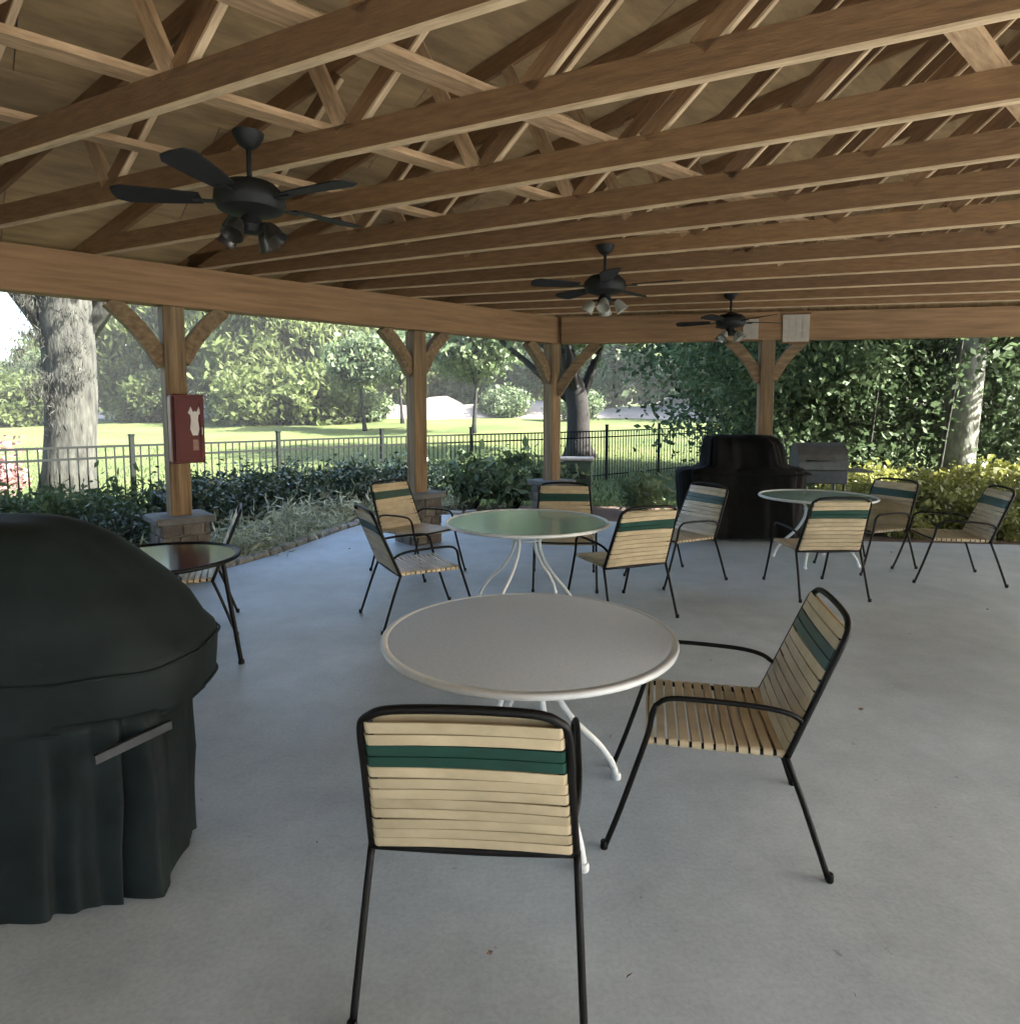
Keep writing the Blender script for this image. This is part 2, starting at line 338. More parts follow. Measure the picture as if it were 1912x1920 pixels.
# roof sheathing panels and shingled skin above
sl_up = (N + Vector((0,0,SL))).normalized(); sl_dn = (N - Vector((0,0,SL))).normalized()
nrm_up = T.cross(sl_up).normalized(); nrm_up = nrm_up if nrm_up.z > 0 else -nrm_up
nrm_dn = T.cross(sl_dn).normalized(); nrm_dn = nrm_dn if nrm_dn.z > 0 else -nrm_dn
kx = math.sqrt(1+SL*SL); pan = box_me('sheathing_panel', 2.434, 1.214, .015)
def beyond(c): # keep panels over the pavilion (not past the far gable line)
    return (c-P3).dot(Vector((-FD.y, FD.x, 0))) > .95
for side in (0, 1):
    d0, d1 = (-.7, RIDGE) if side == 0 else (RIDGE, 2*RIDGE+.7)
    rows = int(math.ceil((d1-d0)*kx/1.22))
    for r_ in range(rows):
        for c_ in range(-8, 10):
            dd = d0 + (r_+.5)*1.22/kx if side == 0 else d1 - (r_+.5)*1.22/kx
            if side == 0: dd = min(dd, RIDGE-.6/kx)
            else: dd = max(dd, RIDGE+.6/kx)
            ctr = on(dd, (c_+.5*(r_%2))*2.44)
            if beyond(ctr) or ctr.y < -9: continue
            xx, yy, zz = T, (sl_up if side == 0 else sl_dn), (nrm_up if side == 0 else nrm_dn)
            if xx.cross(yy).dot(zz) < 0: xx = -xx
            pm = Matrix((xx, yy, zz)).transposed().to_4x4(); pm.translation = ctr+Vector((0,0,roof_z(dd)+.012+.003*(r_%2)))
            link('sheathing_panel', pan, M['ply'], pav, mtx=pm)
for side in (0, 1):
    bm = bmesh.new()
    d0, d1 = (-.85, RIDGE) if side == 0 else (RIDGE, 2*RIDGE+.85)
    t_end = lambda d: min(((P3+FD*((d)/.769))-P1).dot(T), 99)+.9
    pts = []
    for d_ in (d0, d1):
        for t in (-15, t_end(max(d_, 0))):
            pts.append((on(d_, t)+Vector((0,0,roof_z(d_)+.04))))
    quad = [pts[0], pts[1], pts[3], pts[2]]
    a = [bm.verts.new(p) for p in quad]; b = [bm.verts.new(p+Vector((0,0,.03))) for p in quad]
    bm.faces.new(a); bm.faces.new(b[::-1])
    for i in range(4): bm.faces.new((a[i], a[(i+1)%4], b[(i+1)%4], b[i]))
    bmesh.ops.recalc_face_normals(bm, faces=bm.faces[:]); link('roof_covering', from_bm(bm, 'roof_covering'), M['shingle'], pav)
# gable siding above the far beam, one board after another
nb = Vector((-FD.y, FD.x, 0))
for k in range(93):
    p = P3 + FD*(k*.15+.1); d_ = dist(p.x, p.y)
    top = roof_z(d_)
    if top-2.98 < .1: continue
    c0 = p + nb*.09
    board('siding_board', c0+Vector((0,0,2.975)), c0+Vector((0,0,top)), .147, .02, M['ply'], pav, up=nb)

# ---------------------------------------------------------------- strap chairs
def loop_strap(name, half, width, thick, r, sag=.006):
    """flat band wrapped round two tubes at x = +-half; band width along y, flat in z"""
    bm = bmesh.new(); n = 7
    def ring(rad):
        pts = []
        for s in (1, -1):
            for k in range(n):
                a = -math.pi/2 + math.pi*k/(n-1)
                pts.append((s*(half+math.cos(a)*rad), s*math.sin(a)*rad))
            if s > 0: pts += [(half*q, rad-sag*(1-q*q)) for q in (.5, 0, -.5)]
        pts += [(half*q, -rad-sag*(1-q*q)) for q in (-.5, 0, .5)]
        return pts
    O, I = ring(r+thick), ring(r)
    vo = [[bm.verts.new((x, sy*width/2, z)) for x, z in O] for sy in (-1, 1)]; vi = [[bm.verts.new((x, sy*width/2, z)) for x, z in I] for sy in (-1, 1)]
    m_ = len(O)
    for i in range(m_):
        j = (i+1) % m_
        bm.faces.new((vo[0][i], vo[0][j], vo[1][j], vo[1][i])); bm.faces.new((vi[0][i], vi[1][i], vi[1][j], vi[0][j]))
        bm.faces.new((vo[0][i], vi[0][i], vi[0][j], vo[0][j])); bm.faces.new((vo[1][i], vo[1][j], vi[1][j], vi[1][i]))
    bmesh.ops.recalc_face_normals(bm, faces=bm.faces[:])
    me = from_bm(bm, name, True)
    try: me.set_sharp_from_angle(angle=R(35))
    except Exception: pass
    return me
def make_chair(label, greens=(2, 3)):
    t = thing('patio_chair', label, 'chair'); r = .0105; W = .260; bw = lambda q: W*(1.0-.12*max(0, min(1, q)))
    BB, BT = Vector((0,-.22,.42)), Vector((0,-.41,.88))
    # back frame: hoop
    def bp(x, s): p = BB.lerp(BT, s); return (x, p.y, p.z)
    hp = [(1,-.02),(1,.3),(1,.6),(1,.90)]; side = lambda g: [bp(g*(bw(q)+.02), q) for _, q in hp]
    O_ = bw(1)+.02
    hoop = side(-1) + [bp(-O_+.02,.985), bp(-O_+.08,1.035), bp(0,1.05), bp(O_-.08,1.035), bp(O_-.02,.985)] + side(1)[::-1]
    tube('back_frame', hoop, .0115, M['frame'], t, 8, 4)
    for s in (-1, 1): tube('strap_rail', [bp(s*bw(0),.0), bp(s*bw(.5),.5), bp(s*bw(.975),.975)], .012, M['frame'], t, 6, 3)
    tube('back_rail', [bp(-W-.02,-.015), bp(0,-.03), bp(W+.02,-.015)], .012, M['frame'], t, 8, 3)
    for s in (-1, 1):
        tube('seat_rail', [(s*W,-.215,.42),(s*W,.0,.418),(s*W,.2,.42),(s*(W-.01),.238,.42)], r, M['frame'], t, 8, 3)
    tube('front_rail', [(-W+.02,.245,.425),(0,.25,.42),(W-.02,.245,.425)], .011, M['frame'], t, 8, 3)
    for s in (-1, 1):
        tube('leg', [(s*(W+.022),-.215,.42),(s*(W+.0275),-.265,.29),(s*(W+.034),-.315,.145),(s*(W+.04),-.362,.006)], r, M['frame'], t, 8, 3)
        tube('leg', [(s*(W+.026),.40,.006),(s*(W+.024),.345,.16),(s*(W+.022),.29,.33),(s*(W+.022),.25,.46),(s*(W+.024),.238,.53),(s*(W+.026),.225,.567)], r, M['frame'], t, 8, 3)
        tube('armrest', [(s*(W+.026),.225,.565),(s*(W+.030),.19,.592),(s*(W+.032),.12,.600),(s*(W+.03),-.02,.598),(s*(W+.028),-.15,.590),(s*(W+.022),-.225,.573),(s*(W+.012),-.268,.545)], .0095, M['frame'], t, 8, 3)
        link('foot_cap', lathe_me('foot_cap', [(.0125,0),(.0145,.004),(.0145,.026),(.012,.03)], 10), M['frame'], t, loc=(s*(W+.04),-.364,0))
        link('foot_cap', bpy.data.meshes['foot_cap'], None, t, loc=(s*(W+.026),.402,0))
    n = 12; ln = (BT-BB).length*.965; pitch = ln/n
    dz = (BT-BB).normalized()
    for i in range(n):
        c = BB + dz*((n-i-.5)*pitch+.005)
        me = SG if i in greens else SM
        # slight sag / misalignment
        mt = Matrix((Vector((1,0,0)), dz, Vector((1,0,0)).cross(dz))).transposed().to_4x4() @ Matrix.Rotation(rnd.uniform(-.012,.012), 4, 'Z') @ Matrix.Diagonal((bw((n-i-.5)/n)/.25, 1, 1, 1)); mt.translation = c
        link('strap', me, None, t, mtx=mt)
    n2 = 12
    for i in range(n2):
        y = -.198+i*.0402; mt = Matrix.Rotation(rnd.uniform(-.012,.012), 4, 'Z') @ Matrix.Diagonal((W/.25, 1, 1, 1)); mt.translation = (0, y, .421)
        link('strap', SS, None, t, mtx=mt)
    return t
SM = loop_strap('strap', .25, .0355, .0022, .0115); SM.materials.append(M['tan'])
SG = loop_strap('strap', .25, .0355, .0022, .0115); SG.materials.append(M['green'])
SS = loop_strap('strap', .25, .031, .0022, .013); SS.materials.append(M['tan'])
G_CH = 'strap patio chairs around the tables'
ch0 = make_chair('tan and green strap chair seen from behind, nearest the camera at the grey table'); ch0['group'] = G_CH
chairs = [
 ((-.085, 1.90), -4, ch0['label']),
 ((.80, 2.47), 78, 'tan strap chair with dark arms seen from the side, right of the grey table'),
 ((-.74, 5.03), -62, 'strap chair seen from the side, left of the glass table'),
 ((.90, 5.22), 22, 'strap chair turned three quarters away, right front of the glass table'),
 ((-2.42, 4.72), 112, 'strap chair seen from the side beside the small dark framed table at the left'),
 ((.52, 6.12), 176, 'strap chair facing the camera behind the glass table'),
 ((1.62, 6.25), 118, 'strap chair at the right rear of the glass table, left of the black grill'),
 ((-.95, 6.55), -128, 'strap chair at the left rear of the glass table, in front of the second post'),
 ((2.75, 5.78), 2, 'strap chair seen from behind at the far right table'),
 ((3.74, 6.75), 112, 'strap chair seen from the side, right of the far right table'),
 ((4.28, 6.25), 78, 'strap chair standing alone at the far right beside the yellow plants'),
]
for i, ((x, y), rz, lb) in enumerate(chairs):
    o = ch0 if i == 0 else copy_tree(ch0); o.location = (x, y, 0); o.rotation_euler.z = R(rz); o['label'] = lb; o['group'] = G_CH

# ---------------------------------------------------------------- tables
def round_table(label, loc, rad, glass=False, legm='white', rot=0, splay=False, top='glass'):
    t = thing('round_table', label, 'table', loc, R(rot))
    if glass:
        link('table_top', lathe_me('table_top', [(rad-.02,.708),(rad-.018,.7145),(.03,.7145),(.03,.708)][:3]+[(.001,.7145)], 64) if 0 else lathe_me('table_top', [(rad-.012,.706),(rad-.012,.714)], 64), M[top], t)
        bm = bmesh.new(); tube_bm(bm, [(rad*math.cos(a), rad*math.sin(a), .71) for a in [2*math.pi*k/64 for k in range(65)]], .014, 8, False); bmesh.ops.remove_doubles(bm, verts=bm.verts[:], dist=.0005)
        link('table_rim', from_bm(bm, 'table_rim', True), M[legm], t)
    else:
        link('table_top', lathe_me('table_top', [(rad-.06,.700),(rad-.03,.700),(rad-.03,.716),(rad-.028,.722),(rad-.03,.7225)], 96), M['top'], t)
        bm = bmesh.new(); prof = [(-.03,.7228),(-.010,.7228),(-.003,.720),(0,.712),(-.003,.703),(-.010,.700),(-.03,.700)]; rings = []
        for k in range(96):
            a = 2*math.pi*k/96; rings.append([bm.verts.new(((rad+dr)*math.cos(a), (rad+dr)*math.sin(a), z)) for dr, z in prof])
        for k in range(96):
            for j in range(len(prof)): bm.faces.new((rings[k][j], rings[(k+1)%96][j], rings[(k+1)%96][(j+1)%len(prof)], rings[k][(j+1)%len(prof)]))
        bmesh.ops.recalc_face_normals(bm, faces=bm.faces[:]); link('table_rim', from_bm(bm, 'table_rim', True), M['rimw'], t)
    for k in range(4):
        a = math.pi/4 + k*math.pi/2; ca, sa = math.cos(a), math.sin(a); s = rad/.57
        tube('leg', [(ca*r_*s, sa*r_*s, z) for r_, z in ((.30,.698),(.16,.66),(.105,.58),(.12,.46),(.20,.32),(.32,.19),(.395,.08),(.42,.006))] if not splay else [(ca*q*rad, sa*q*rad, z) for q, z in ((.80,.70),(.86,.48),(.93,.24),(1.0,.006))], .0145, M[legm], t, 8, 4)
        link('foot_cap', lathe_me('foot_cap', [(.018,0),(.02,.005),(.02,.02),(.016,.028)], 10), M[legm], t, loc=(ca*.42*s, sa*.42*s, 0) if not splay else (ca*rad, sa*rad, 0))
    bm = bmesh.new(); tube_bm(bm, [(.12*math.cos(a), .12*math.sin(a), .57) for a in [2*math.pi*k/24 for k in range(25)]], .008, 6, False); link('ring_brace', from_bm(bm, 'ring_brace', True), M[legm], t)
    bm = bmesh.new(); tube_bm(bm, [(.30*rad/.57*math.cos(a), .30*rad/.57*math.sin(a), .694) for a in [2*math.pi*k/32 for k in range(33)]], .01, 6, False); link('support_ring', from_bm(bm, 'support_ring', True), M[legm], t)
    return t
round_table('round table with solid pale grey top and curved white legs in the foreground', (.075,2.55,0), .588, rot=-20)
round_table('round green glass topped table with white rim in the middle of the patio', (.14,5.3,0), .66, True, rot=12)
round_table('round glass table behind the black grill cover at the left edge', (-2.17,3.95,0), .46, True, 'frame', rot=-32, splay=True, top='smoked')
round_table('round glass table with white legs at the far right before the black grill', (3.3,6.95,0), .58, True, rot=8)

# ---------------------------------------------------------------- grill covers
def se(phi, a, b, e):
    c, s = math.cos(phi), math.sin(phi); return (a*math.copysign(abs(c)**(2/e), c), b*math.copysign(abs(s)**(2/e), s))
def loft(name, prof, m, parent, seg=96, fold=0, seed=1, rot=0, e=4.5, cy_=0, crease=0):
    bm = bmesh.new(); rings = []; rr = random.Random(seed); ph = [rr.uniform(0, 6.28) for _ in range(8)]
    for z, a, b, cx_, fa in prof:
        ring = []
        for k in range(seg):
            phi = 2*math.pi*k/seg; x, y = se(phi, a, b, e); r0 = math.hypot(x, y) or 1e-6
            f = (math.sin(phi*6+ph[0]+.5*z)*.9+.8*abs(math.sin(phi*5.5+ph[1]+z*.6))**.6+.35*math.sin(phi*13+ph[2]-z*2)+.15*math.sin(phi*31+ph[4]+z*5)-.4)
            g = fold*fa*f - crease*fa*(math.exp(-((phi-5.72)/.10)**2)+.35*math.exp(-((phi-5.1)/.06)**2)+.3*math.exp(-((phi-4.55)/.05)**2))
            ring.append(bm.verts.new((x*(1+g/r0)+cx_, y*(1+g/r0)+cy_, z+.008*fa*math.sin(phi*5+ph[3]))))
        rings.append(ring)
    for a, b in zip(rings, rings[1:]):
        for k in range(seg): bm.faces.new((a[k], a[(k+1)%seg], b[(k+1)%seg], b[k]))
    bm.faces.new(rings[-1])
    return link(name, from_bm(bm, name, True), m, parent)
g1 = thing('grill', 'large grill under a dark green black fitted cover at the left edge of the patio', 'grill', (-1.93,2.26,0), R(3))
loft('cover_skirt', [(.012,.76,.245,0,1.2),(.06,.76,.245,0,1.2),(.2,.762,.245,0,1.15),(.35,.775,.24,0,1.0),(.5,.77,.24,0,.7),(.6,.77,.25,0,.4),(.635,.76,.25,0,.25),(.64,.5,.15,0,0)], M['cover'], g1, 280, .022, 5, e=4.5, cy_=-.12, crease=.115)
loft('cover_hood', [(.60,.80,.375,0,.7),(.605,.81,.382,0,.7),(.63,.815,.385,0,.6),(.69,.82,.385,0,.4),(.76,.825,.38,0,.25),(.80,.815,.37,0,.2),(.84,.79,.35,-.01,.25),(.92,.755,.335,-.02,.3),(1.0,.70,.315,-.04,.3),(1.09,.62,.29,-.07,.3),(1.15,.56,.26,-.09,.4),(1.195,.49,.23,-.11,.4),(1.22,.43,.19,-.12,.35),(1.235,.35,.13,-.14,.3),(1.242,.18,.06,-.16,.1)], M['cover'], g1, 160, .010, 9, e=3.2)
# seam piping round the hood, strap tails, exposed shelf edge and wheel
def sering(a, b, z, e, wob=0): return [(*se(2*math.pi*k/96, a, b, e), z+wob*math.sin(k*.7)) for k in range(97)]
tube('seam_piping', sering(.829,.384,.77,3.2,.004), .005, M['cover'], g1, 6)
tube('seam_piping', sering(.813,.385,.61,3.2,.004), .006, M['cover'], g1, 6)
board('shelf_edge', (.665,-.43,.566), (.80,-.235,.578), .014, .028, M['dsteel'], g1)
w1 = lathe_me('caster', [(.012,-.02),(.035,-.018),(.042,0),(.035,.018),(.012,.02)], 20)
for x, y in ((.5,-.2),(.5,-.04),(-.6,-.2),(-.6,-.04)):
    o = link('caster', w1, M['cover2'], g1, loc=(x, y, .043)); o.rotation_euler = (R(90), 0, 0)
def flap(parent, p0, p1, ztop, zbot, amp, m):
    bm = bmesh.new(); nx, nz = 24, 12; g = []
    for j in range(nz+1):
        z = ztop+(zbot-ztop)*j/nz; row = []
        for i in range(nx+1):
            t = i/nx; p = Vector(p0).lerp(Vector(p1), t); n_ = Vector((p1[1]-p0[1], -(p1[0]-p0[0]), 0)).normalized()
            k = amp*(.3+.7*j/nz)*math.sin(t*7.5+.4*j/nz); row.append(bm.verts.new((p.x+n_.x*k, p.y+n_.y*k, z+.012*math.sin(t*9)*(j/nz))))
        g.append(row)
    for j in range(nz):
        for i in range(nx): bm.faces.new((g[j][i], g[j][i+1], g[j+1][i+1], g[j+1][i]))
    o = link('cover_flap', from_bm(bm, 'cover_flap', True), m, parent)
    so = o.modifiers.new('s', 'SOLIDIFY'); so.thickness = .004; return o
#flap(g1, (.70,-.30,0), (.78,.22,0), .62, .03, .035, M['cover'])

g2 = thing('grill', 'wide grill under a baggy black cover near the far corner post', 'grill', (2.95,8.30,0), R(-6))
loft('cover', [(.05,.72,.30,0,1.5),(.2,.715,.30,.01,1.3),(.45,.72,.30,0,1.2),(.70,.74,.31,0,1),(.84,.755,.31,0,.9),(.885,.75,.30,0,.8),(.905,.70,.29,.01,.8),(.925,.54,.28,.03,1.0),(.96,.475,.27,.04,1.2),(1.08,.455,.265,.03,1.3),(1.2,.44,.25,.02,1.2),(1.28,.41,.21,.0,1.0),(1.315,.35,.15,-.03,.9),(1.33,.2,.08,-.06,.6)], M['cover2'], g2, 160, .040, 4, e=3.4)
tube('tie_strap', [(-.76,-.05,.86),(-.74,-.29,.85),(0,-.315,.84),(.74,-.29,.85),(.76,-.05,.86)], .008, M['cover2'], g2, 6, 4)
for x, y in ((.6,-.2),(.6,.2),(-.6,-.2),(-.6,.2)):
    o = link('caster', w1, M['cover2'], g2, loc=(x, y, .043)); o.rotation_euler = (R(90), 0, 0)
# bare steel grill beside it
g3 = thing('grill', 'bare grey steel grill with side shelf, right of the black covered grill', 'grill', (4.05,8.55,0), R(-10))
bm = bmesh.new(); n = 12; half = .30; rr_ = []
for s in (-half, half):
    pts = [(s, -.26, .88)] + [(s, -.26*math.cos(math.pi*k/n), .92+.30*math.sin(math.pi*k/n)) for k in range(n+1)] + [(s, .26, .88)]
    rr_.append([bm.verts.new(p) for p in pts])
for k in range(len(rr_[0])-1): bm.faces.new((rr_[0][k], rr_[0][k+1], rr_[1][k+1], rr_[1][k]))
bm.faces.new(rr_[0][::-1]); bm.faces.new(rr_[1]); link('lid', from_bm(bm, 'lid'), M['gsteel'], g3)
tube('lid_handle', [(-.2,-.275,1.0),(-.2,-.31,1.0),(.2,-.31,1.0),(.2,-.275,1.0)], .01, M['dsteel'], g3, 8)
link('firebox', box_me('firebox', .60, .50, .18, .01), M['dsteel'], g3, loc=(0,0,.788))
link('side_shelf', box_me('side_shelf', .30, .44, .025, .005), M['gsteel'], g3, loc=(.47,0,.86)); link('side_shelf', box_me('side_shelf', .24, .44, .025, .005), M['steel'], g3, loc=(-.44,0,.86))
for x in (-.27,.27):
    for y in (-.2,.2): tube('leg', [(x, y, .70),(x, y, .0)], .014, M['dsteel'], g3, 6)
link('bottom_shelf', box_me('bottom_shelf', .56, .42, .02), M['dsteel'], g3, loc=(0,0,.2))

# ---------------------------------------------------------------- red extinguisher cabinet on the first post
cabd = Vector((.80,-.60,0)).normalized()
cb = thing('extinguisher_cabinet', 'dark red extinguisher cabinet with white marking mounted on the left post', 'cabinet', tuple(P1+N*.16+T*.055+Vector((0,0,1.455))), R(40.85))
link('cabinet_body', box_me('cabinet_body', .28, .125, .64, .006), M['red'], cb)
link('door', box_me('door', .25, .014, .60, .004), M['red'], cb, loc=(.005,-.068,0))
for z_ in (-.285, .285): link('door_frame', box_me('door_frame', .25, .012, .03), M['red'], cb, loc=(.005,-.080,z_))
for x_ in (-.105, .115): link('door_frame', box_me('door_frame', .03, .012, .54), M['red'], cb, loc=(x_,-.080,0))
link('side_panel', box_me('side_panel', .010, .105, .60, .003), M['redside'], cb, loc=(-.143,0,0))
def poly(name, pts, y, m, parent, depth=.003):
    bm = bmesh.new(); a = [bm.verts.new((x, y, z)) for x, z in pts]; b = [bm.verts.new((x, y-depth, z)) for x, z in pts]; n_ = len(pts)
    bm.faces.new(a); bm.faces.new(b[::-1])
    for i in range(n_): bm.faces.new((a[i], b[i], b[(i+1)%n_], a[(i+1)%n_]))
    bmesh.ops.recalc_face_normals(bm, faces=bm.faces[:]); return link(name, from_bm(bm, name), m, parent)
poly('extinguisher_symbol', [(.02,.08),(.01,.00),(.03,-.06),(.075,-.06),(.09,.0),(.08,.08),(.085,.13),(.11,.15),(.09,.21),(.07,.155),(.055,.17),(.04,.155),(.02,.21),(-.005,.15),(.015,.13)], -.0755, M['label'], cb)
poly('label_sticker', [(.03,-.10),(.075,-.10),(.08,-.20),(.03,-.20)], -.0755, M['redside'], cb)
link('door_handle', box_me('door_handle', .012, .02, .07, .003), M['steel'], cb, loc=(.112,-.082,-.02))
# pale boards on the far corner beam
for x0, wz, hz_, lb in ((-.24,.20,.27,'small pale board on the far beam, left of the corner post'),(.34,.34,.36,'larger pale board on the far beam, right of the corner post')):
    p = P4+FD*x0+Vector((FD.y,-FD.x,0))*.115
    b_ = thing('notice_board', lb, 'board', (p.x, p.y, 2.74), rotz(FD))
    link('board', box_me('board', wz, .016, hz_, .003), M['board'], b_)
    for k in (-1, 0, 1):
        link('rib', box_me('rib', .007, .003, hz_*.75), M['board'], b_, loc=(k*wz*.25, -.011, 0)); link('rib', box_me('rib', wz*.75, .002, .007), M['board'], b_, loc=(0, -.0105, k*hz_*.25))
    link('frame', box_me('frame', wz+.03, .012, .02), M['lumber'], b_, loc=(0,-.004,hz_/2+.012)); link('frame', box_me('frame', wz+.03, .012, .02), M['lumber'], b_, loc=(0,-.004,-hz_/2-.012))

# ---------------------------------------------------------------- ceiling fans
def fan(label, x, y, z, rot, shm='shade'):
    t = thing('ceiling_fan', label, 'ceiling fan', (x, y, z), R(rot), 'ceiling fans hanging from the trusses')
    link('canopy', lathe_me('canopy', [(.02,.26),(.05,.28),(.075,.32),(.08,.34)], 20), M['fan'], t)
    tube('downrod', [(0,0,.05),(0,0,.30)], .014, M['fan'], t)
    link('motor', lathe_me('motor', [(.04,-.075),(.10,-.07),(.16,-.05),(.18,-.01),(.175,.035),(.13,.08),(.05,.10),(.02,.12)], 32), M['fan'], t)
    me = None
    for k in range(5):
        if me is None:
            bm = bmesh.new(); pts = [(.24,-.05),(.40,-.068),(.60,-.082),(.65,-.055),(.66,.0),(.65,.055),(.60,.082),(.40,.068),(.24,.05)]
            a = [bm.verts.new((px, py, .004+py*.18)) for px, py in pts]; b = [bm.verts.new((px, py, -.004+py*.18)) for px, py in pts]; n_ = len(pts)
            bm.faces.new(a); bm.faces.new(b[::-1])
            for i in range(n_): bm.faces.new((a[i], b[i], b[(i+1)%n_], a[(i+1)%n_]))
            bmesh.ops.recalc_face_normals(bm, faces=bm.faces[:]); me = from_bm(bm, 'blade')
            mi = box_me('blade_iron', .16, .035, .008, 0, (.20,0,-.012))
        o = link('blade', me, M['blade'], t); o.rotation_euler.z = k*2*math.pi/5
        o2 = link('blade_iron', mi, M['fan'], o)
    lk = link('light_kit', lathe_me('light_kit', [(.02,-.17),(.05,-.165),(.065,-.13),(.05,-.09),(.04,-.075)], 20), M['fan'], t)
    sh = lathe_me('glass_shade', [(.022,0),(.034,-.02),(.044,-.05),(.048,-.085),(.058,-.10),(.054,-.10),(.04,-.06),(.02,-.01)], 18)
    for k in range(4):
        a = k*math.pi/2+.5; o = link('glass_shade', sh, M[shm], lk, loc=(.10*math.cos(a), .10*math.sin(a), -.13)); o.rotation_euler = (R(35)*-math.sin(a), R(35)*-math.cos(a), 0) if 0 else Vector((-math.cos(a)*.55, -math.sin(a)*.55, .8)).to_track_quat('Z','Y').to_euler()
        tube('light_arm', [(.04*math.cos(a), .04*math.sin(a), -.12),(.10*math.cos(a), .10*math.sin(a), -.125)], .008, M['fan'], lk, 6)
    return t
fan('dark ceiling fan with light kit, largest, hanging at the upper left', -1.36, 3.52, 2.71, 47, 'amber')
fan('dark ceiling fan with white light shades hanging over the middle of the patio', .82, 5.75, 2.70, 50)
fan('dark ceiling fan far back, left of the far corner post', 2.70, 8.10, 2.72, 10)

# ---------------------------------------------------------------- metal fence
fn = thing('metal_fence', 'dark metal picket fence along the lawn behind the planting bed', 'fence')
F = [(-9.5,3.95),(-7.9,5.65),(-6.6,7.3),(-5.2,8.95),(-3.77,10.6),(-2.4,12.2),(-.8,13.53),(.8,14.85),(2.4,16.17),(4.0,17.5),(5.7,18.8),(7.4,20.1),(9.1,21.4)]
pk = box_me('picket', .016, .016, 1.2, 0, (0,0,.62)); pst = box_me('fence_post', .06, .06, 1.36, .004, (0,0,.68)); fcap = box_me('post_cap', .072, .072, .03, .006, (0,0,1.375))
for i, (x, y) in enumerate(F):
    z = hz(x, y); o = link('fence_post', pst, M['fence'], fn, loc=(x, y, z)); o.rotation_euler.z = .8; link('post_cap', fcap, M['fence'], o)
    if i < len(F)-1:
        x2, y2 = F[i+1]; z2 = hz(x2, y2)
        for h in (.14, 1.08, 1.23): board('rail', (x, y, z+h), (x2, y2, z2+h), .03, .03, M['fence'], fn)
        n_ = 19 if i < 9 else 17
        for k in range(1, n_+1):
            t = k/(n_+1); o = link('picket', pk, M['fence'], fn, loc=(x+(x2-x)*t, y+(y2-y)*t, z+(z2-z)*t)); o.rotation_euler.z = .8

# ---------------------------------------------------------------- utility box and stone edging
ub = thing('utility_box', 'low green utility box standing behind the corner post', 'utility box', (1.12,11.3,0), R(-8))
link('cabinet', box_me('cabinet', .62, .42, .86, .02, (0,0,.36)), M['ubox'], ub); link('lid', box_me('lid', .68, .48, .05, .015), M['board'], ub, loc=(0,0,.815)); link('vent', box_me('vent', .4, .01, .12), M['dsteel'], ub, loc=(0,-.214,.55))
ed = thing('stone_edging', 'pale stone edging along the curved left edge of the slab', 'edging')
EP = catmull([(x, y, 0) for x, y in EDGE[3:11]], 10); acc = 0; last = EP[0]; k = 0
kst = [box_me('edging_stone', .19+.03*i, .12, .11, .018) for i in range(3)]
for a, b in zip(EP, EP[1:]):
    L = (b-a).length; acc += L
    if acc > .235:
        acc = 0; d_ = (b-a).normalized(); nn = Vector((-d_.y, d_.x, 0)); o = link('edging_stone', kst[k%3], M['kerb'], ed, loc=tuple(b+nn*.08+Vector((0,0,.0+rnd.uniform(-.01,.012))))); o.rotation_euler = (rnd.uniform(-.06,.06), rnd.uniform(-.06,.06), rotz(d_)+rnd.uniform(-.08,.08)); k += 1

# ---------------------------------------------------------------- vegetation
def leaves(name, pts, size, m, aspect=2.0, seed=0, droop=0, var=.5, flat=0):
    """one small pointed quad per point"""
    g = np.random.default_rng(seed); n_ = len(pts); pts = np.asarray(pts, dtype=np.float64)
    d = g.normal(size=(n_,3)); d[:,2] = d[:,2]*(1-flat)-droop; d /= np.linalg.norm(d, axis=1)[:,None]
    e = g.normal(size=(n_,3)); s = np.cross(d, e); s /= np.linalg.norm(s, axis=1)[:,None]
    sz = size*(1+var*(g.random(n_)-.5)*2)[:,None]
    a = pts - d*sz*.5*aspect; b = pts + d*sz*.5*aspect; up = np.cross(d, s)*sz*.12
    l_ = pts - s*sz*.5 + up; r_ = pts + s*sz*.5 + up
    v = np.stack([a, l_, b, r_], axis=1).reshape(-1, 3)
    me = bpy.data.meshes.new(name); me.vertices.add(n_*4); me.vertices.foreach_set('co', v.astype(np.float32).ravel())
    me.loops.add(n_*4); me.loops.foreach_set('vertex_index', np.arange(n_*4, dtype=np.int32)); me.polygons.add(n_)
    me.polygons.foreach_set('loop_start', np.arange(n_, dtype=np.int32)*4); me.polygons.foreach_set('loop_total', np.full(n_, 4, dtype=np.int32))
    me.update(); me.validate(); me.materials.append(m); return me
def clumps(n_clump, per, rx, ry, rz_, sig, seed, zc=0, shell=.55, squash=.7):
    g = np.random.default_rng(seed); c = g.normal(size=(n_clump,3)); c /= np.linalg.norm(c, axis=1)[:,None]
    rad = shell+(1-shell)*g.random(n_clump)[:,None]; c = c*rad*np.array([rx, ry, rz_]); c[:,2] += zc
    s = sig*(.6+.8*g.random(n_clump))
    p = np.repeat(c, per, axis=0) + g.normal(size=(n_clump*per,3))*np.repeat(s, per)[:,None]*np.array([1,1,squash])
    return p, c
